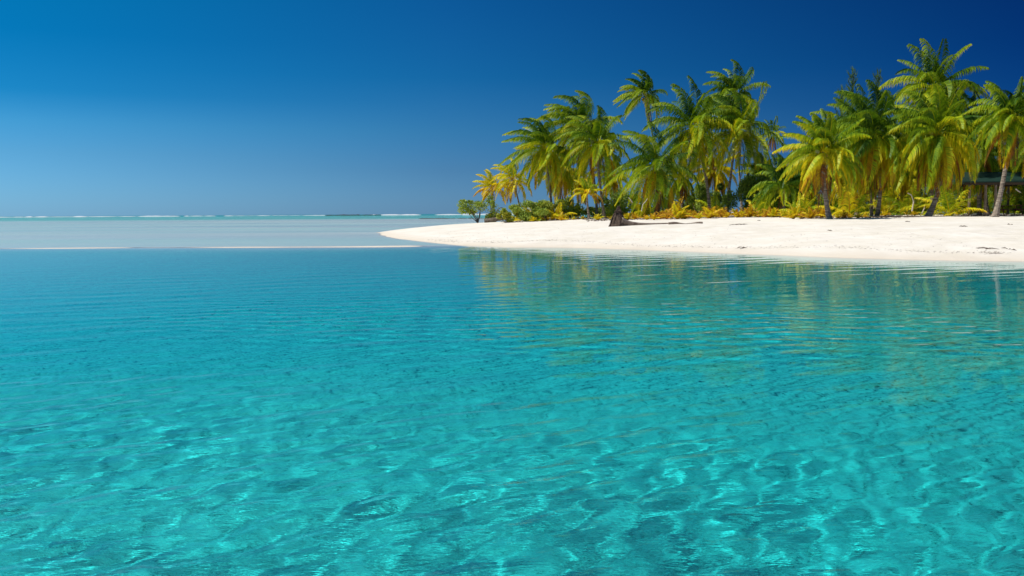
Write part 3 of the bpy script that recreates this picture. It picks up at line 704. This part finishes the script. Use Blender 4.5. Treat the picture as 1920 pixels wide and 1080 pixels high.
for i in range(230):
    a_ = rnd.uniform(0, 6.28); u = rnd.random() ** .6; 
    bx_ = c0.x + math.cos(a_) * .58 * u - .05; by_ = c0.y + math.sin(a_) * .42 * u
    p0 = Vector((bx_, by_, gz(bx_, by_) - .03)); k = rnd.uniform(.45, 1.04)
    p2 = p0 * (1 - k) + (tip + Vector((rnd.uniform(-.09, .09), rnd.uniform(-.09, .09), 0))) * k
    p1 = (p0 + p2) / 2 + Vector((rnd.uniform(-.1, .02), rnd.uniform(-.08, .08), rnd.uniform(-.05, .05)))
    mb.add(tube([p0, p1, p2], [rnd.uniform(.03, .06), rnd.uniform(.02, .045), .008], 4))
V, Fc = tube([Vector((c0.x - .03, c0.y, c0.z - .05)), Vector((c0.x - .02, c0.y + .02, c0.z + .35)), Vector((c0.x + .0, c0.y + .05, c0.z + .8)), tip - Vector((0, 0, .12))], [.52, .36, .17, .05], 11)
mb.add((V, Fc)); mb.build('root_plate', ROOTM, rt, tuple(c0))
a_ = hit(1264, 423.6); b_ = hit(1348, 425)
pts = []; rad = []
for i in range(20):
    t = i / 19; x = a_.x * (1 - t) + b_.x * t; y = D0 - .1 + .12 * math.sin(t * 5); pts.append(Vector((x, y, gz(x, y) + .05 + .03 * math.sin(t * 9)))); rad.append(.062 + .025 * math.sin(t * 7 + 1) - .03 * t)
V, Fc = tube(pts, rad, 8); o = new_mesh('fallen_log', V, Fc, DRIFT, loc=tuple(pts[0])); tag(o, 'thin weathered log lying on the sand in line with the fallen trunk', 'log')
# log at the sand point
a_ = hit(908, 413); pts = [Vector((a_.x + .07 * i * 3.2, a_.y, 0)) for i in range(12)]
pts = [Vector((p.x, p.y, gz(p.x, p.y) + .16 + .022 * i)) for i, p in enumerate(pts)]
V, Fc = tube(pts, [.2, .23, .2, .22, .2, .21, .2, .22, .2, .19, .18, .15], 9); o = new_mesh('fallen_log', V, Fc, WOODY, loc=tuple(pts[0])); tag(o, 'thick dark log lying at the sand point beside the leafy shrub', 'log')
# arching bare stem
a_ = foot(962, 88); pts = [a_ + Vector((-.15 - 1.9 * t, 0, 1.35 * math.sin(math.pi * min(1, t * .95)) )) for t in [i / 10 for i in range(11)]]
V, Fc = tube(pts, [.06 - .004 * i for i in range(11)], 6); o = new_mesh('bare_branch', V, Fc, WOODY, loc=tuple(a_)); tag(o, 'bare dark branch arching over the shrubs near the sand point', 'branch')
BLEACH = mat('bleached_branch', (.55, .48, .40), .8)
def twig(label, pxs, d, r_):
    pts = [at(px, py, d) for px, py in pxs]; V, Fc = tube(pts, [r_ * (1 - .6 * i / len(pts)) for i in range(len(pts))], 5)
    o = new_mesh('bare_branch', V, Fc, BLEACH, loc=tuple(pts[0])); tag(o, label, 'branch')
twig('bleached forked branch behind the driftwood root', [(1203, 396), (1205, 384), (1212, 376), (1214, 372)], 76, .04)
twig('pale bleached branch leaning left of the root cone top', [(1186, 380), (1182, 374), (1178, 370)], 76, .045)
twig('pale crooked branch left of the swept-back trunk foot', [(1710, 396), (1713, 378), (1709, 366), (1702, 362)], 72, .06)
twig('pale stick propped beside the swept-back trunk foot', [(1728, 401), (1733, 391), (1735, 382)], 70, .05)
twig('bleached broken branch above the picnic table', [(1904, 354), (1909, 358), (1914, 361)], 70, .06)

# ------------------------------------------------------------------ shelter and picnic table
GREEN = mat('green_roof', (.006, .026, .020), .6, (1.2, (.010, .038, .028), 3), None)  # dark green, deepened in the colour to stand for shade from the fronds
POST = mat('weathered_post', (.30, .24, .18), .9, (4, (.16, .12, .09), 5), (.5, .02))
BEAM = mat('dark_beam', (.07, .05, .035), .9)
DS = 70
fl = foot(1860, DS); sh = empty('beach_shelter', fl, 'open beach shelter with dark green roof on wooden posts at the right edge', 'shelter')
xl = at(1802, 335, DS).x; xr = at(2030, 335, DS).x; ze = at(1860, 342, DS).z; zt = at(1860, 323, DS).z; yb = DS + 5.5
V = [(xl, DS - .3, ze), (xr, DS - .3, ze), (xr, yb, ze), (xl, yb, ze), (xl, DS - .3, ze + .07), (xr, DS - .3, ze + .07), (xr, yb, ze + .07), (xl, yb, ze + .07), (xl + 1.0, DS + 2.3, zt + .12), (xr - 1.0, DS + 2.3, zt + .12)]
Fc = [(3, 2, 1, 0), (0, 1, 5, 4), (1, 2, 6, 5), (2, 3, 7, 6), (3, 0, 4, 7), (4, 5, 9, 8), (6, 7, 8, 9), (5, 6, 9), (7, 4, 8)]
new_mesh('roof', V, Fc, GREEN, sh, tuple(fl))
for yy in (DS + .1, yb - .4): MB().box(((xl + xr) / 2, yy, ze - .10), (xr - xl - .7, .1, .19)).build('beam', BEAM, sh, tuple(fl))
for px, yy in ((1817, DS + .1), (1866, DS + .1), (1925, DS + .1), (1847, DS + .1), (1838, yb - .4), (1890, yb - .4), (1940, yb - .4)):
    x = at(px, 380, yy).x; zg = gz(x, yy)
    V, Fc = tube([(x, yy, zg - .1), (x + .01, yy, (zg + ze) / 2), (x, yy, ze - .197)], [.105, .10, .095], 8); new_mesh('post', V, Fc, POST, sh, (x, yy, zg))
RED = mat('red_brown_timber', (.22, .07, .035), .7, (3, (.14, .05, .03), 3))
yt = DS + 2.2; x0 = at(1893, 380, yt).x; zg = gz(x0, yt)
tb = empty('picnic_table', (x0, yt, zg), 'reddish brown wooden picnic table under the green roofed shelter', 'picnic table')
mb = MB()
for i in range(5): mb.box((x0, yt - .32 + .16 * i, zg + .76), (2.0, .145, .04))
mb.build('tabletop', RED, tb, (x0, yt, zg))
for s__ in (-1, 1):
    MB().box((x0, yt + s__ * .72, zg + .45), (2.0, .26, .04)).build('seat', RED, tb, (x0, yt, zg))
    m_ = MB(); xx = x0 + s__ * .75
    for q in (-1, 1): m_.add(tube([(xx, yt + q * .6, zg), (xx, yt + q * .28, zg + .735)], .045, 4))
    m_.box((xx + .05, yt, zg + .40), (.05, 1.6, .09)); m_.build('leg', RED, tb, (xx, yt, zg))

# ------------------------------------------------------------------ litter on the sand
LIT = mat('dry_litter', (.12, .085, .06), .95)
def litter(label, px, py, w_px, seed, name='dead_leaf', cat='dead leaf'):
    q = random.Random(seed); c = hit(px, py); m_ = MB(); w_ = w_px * c.y / F
    for i in range(4):
        x = c.x + q.uniform(-.5, .5) * w_; y = c.y + q.uniform(-.3, .3); e_ = q.uniform(-.4, .4)
        p = [Vector((x + (t - .5) * w_ * .7, y + e_ * (t - .5), 0)) for t in (0, .5, 1)]
        p = [Vector((v.x, v.y, gz(v.x, v.y) + .015 + .03 * (j == 1))) for j, v in enumerate(p)]
        m_.add(tube(p, [.008, .017, .006], 4))
    o = m_.build(name, LIT, loc=tuple(c)); tag(o, label, cat)
litter('dark curled dead frond tip on the sand below the shelter', 1810, 425.5, 9, 1)
litter('dark leaf on the sand in front of the swept-back palm', 1703, 416.5, 4, 2)
litter('lone dark leaf on the sand below the foremost coconut palm', 1558, 433.5, 3, 3)
litter('small dark twig on the sand at the right, right of the dead frond tip', 1893, 421.5, 3, 4)
litter('thin twig on the sand right of the thin log', 1385, 422, 24, 5)
litter('dark sprig on the sand above the thin twig', 1423, 414, 5, 6)
litter('line of washed up weed at the waterline near the right edge', 1855, 466, 26, 7)
litter('small scrap of weed at the waterline right of the washed up line', 1893, 468.5, 6, 8)
litter('dark litter on the sand left of the driftwood root', 1100, 412, 22, 9)
litter('scrap of weed at the waterline below the thin log', 1392, 465.5, 14, 10)
litter('dark leaf litter under the left shrubs', 1042, 414, 10, 11)

# scattered bits nobody could count: dry leaf litter under the grove, coral grit along the tide line
def scatter(name, label, n_, seed, place, size, m, flat=.35):
    q = np.random.RandomState(seed); V = []; Fc = []
    P0 = place(q, n_); z0 = ground(P0[:, 0], P0[:, 1])
    for i in range(n_):
        s1 = size * q.uniform(.4, 1.4); a1 = q.rand() * 6.28; o = len(V)
        ca, sa = math.cos(a1) * s1, math.sin(a1) * s1; x, y, z = P0[i, 0], P0[i, 1], z0[i]
        V += [(x + ca, y + sa, z), (x - sa * .4, y + ca * .4, z + .005), (x - ca, y - sa, z), (x + sa * .4, y - ca * .4, z + .005), (x, y, z + s1 * flat)]
        Fc += [(o, o + 1, o + 4), (o + 1, o + 2, o + 4), (o + 2, o + 3, o + 4), (o + 3, o, o + 4)]
    o = new_mesh(name, V, Fc, m); tag(o, label, kind='stuff'); return o
def under(q, n_):
    out = []
    while len(out) < n_:
        px = q.uniform(940, 1960); d = (84 if px < 1100 else 74 if px < 1500 else 64) + abs(q.randn()) * 6 - 2.6
        out.append((at(px, 406, d).x, d))
    return np.array(out)
def tide(q, n_):
    out = []
    while len(out) < n_:
        i = q.randint(3, 11); t = q.rand(); p = ISLE[i] * (1 - t) + ISLE[i + 1 if i < 10 else i] * t
        out.append((p[0] + q.randn() * .2, p[1] + 2.2 + .5 * math.sin(p[0] * .6) + abs(q.randn()) * (.35 if q.rand() < .7 else 6)))
    return np.array(out)
scatter('leaf_litter', 'dry brown leaf litter covering the sand under the grove', 4200, 1, under, .12, LIT)
scatter('coral_grit', 'grey coral bits strewn over the sand above the tide line', 1300, 2, tide, .042, mat('coral_bit', (.35, .30, .25), .9))
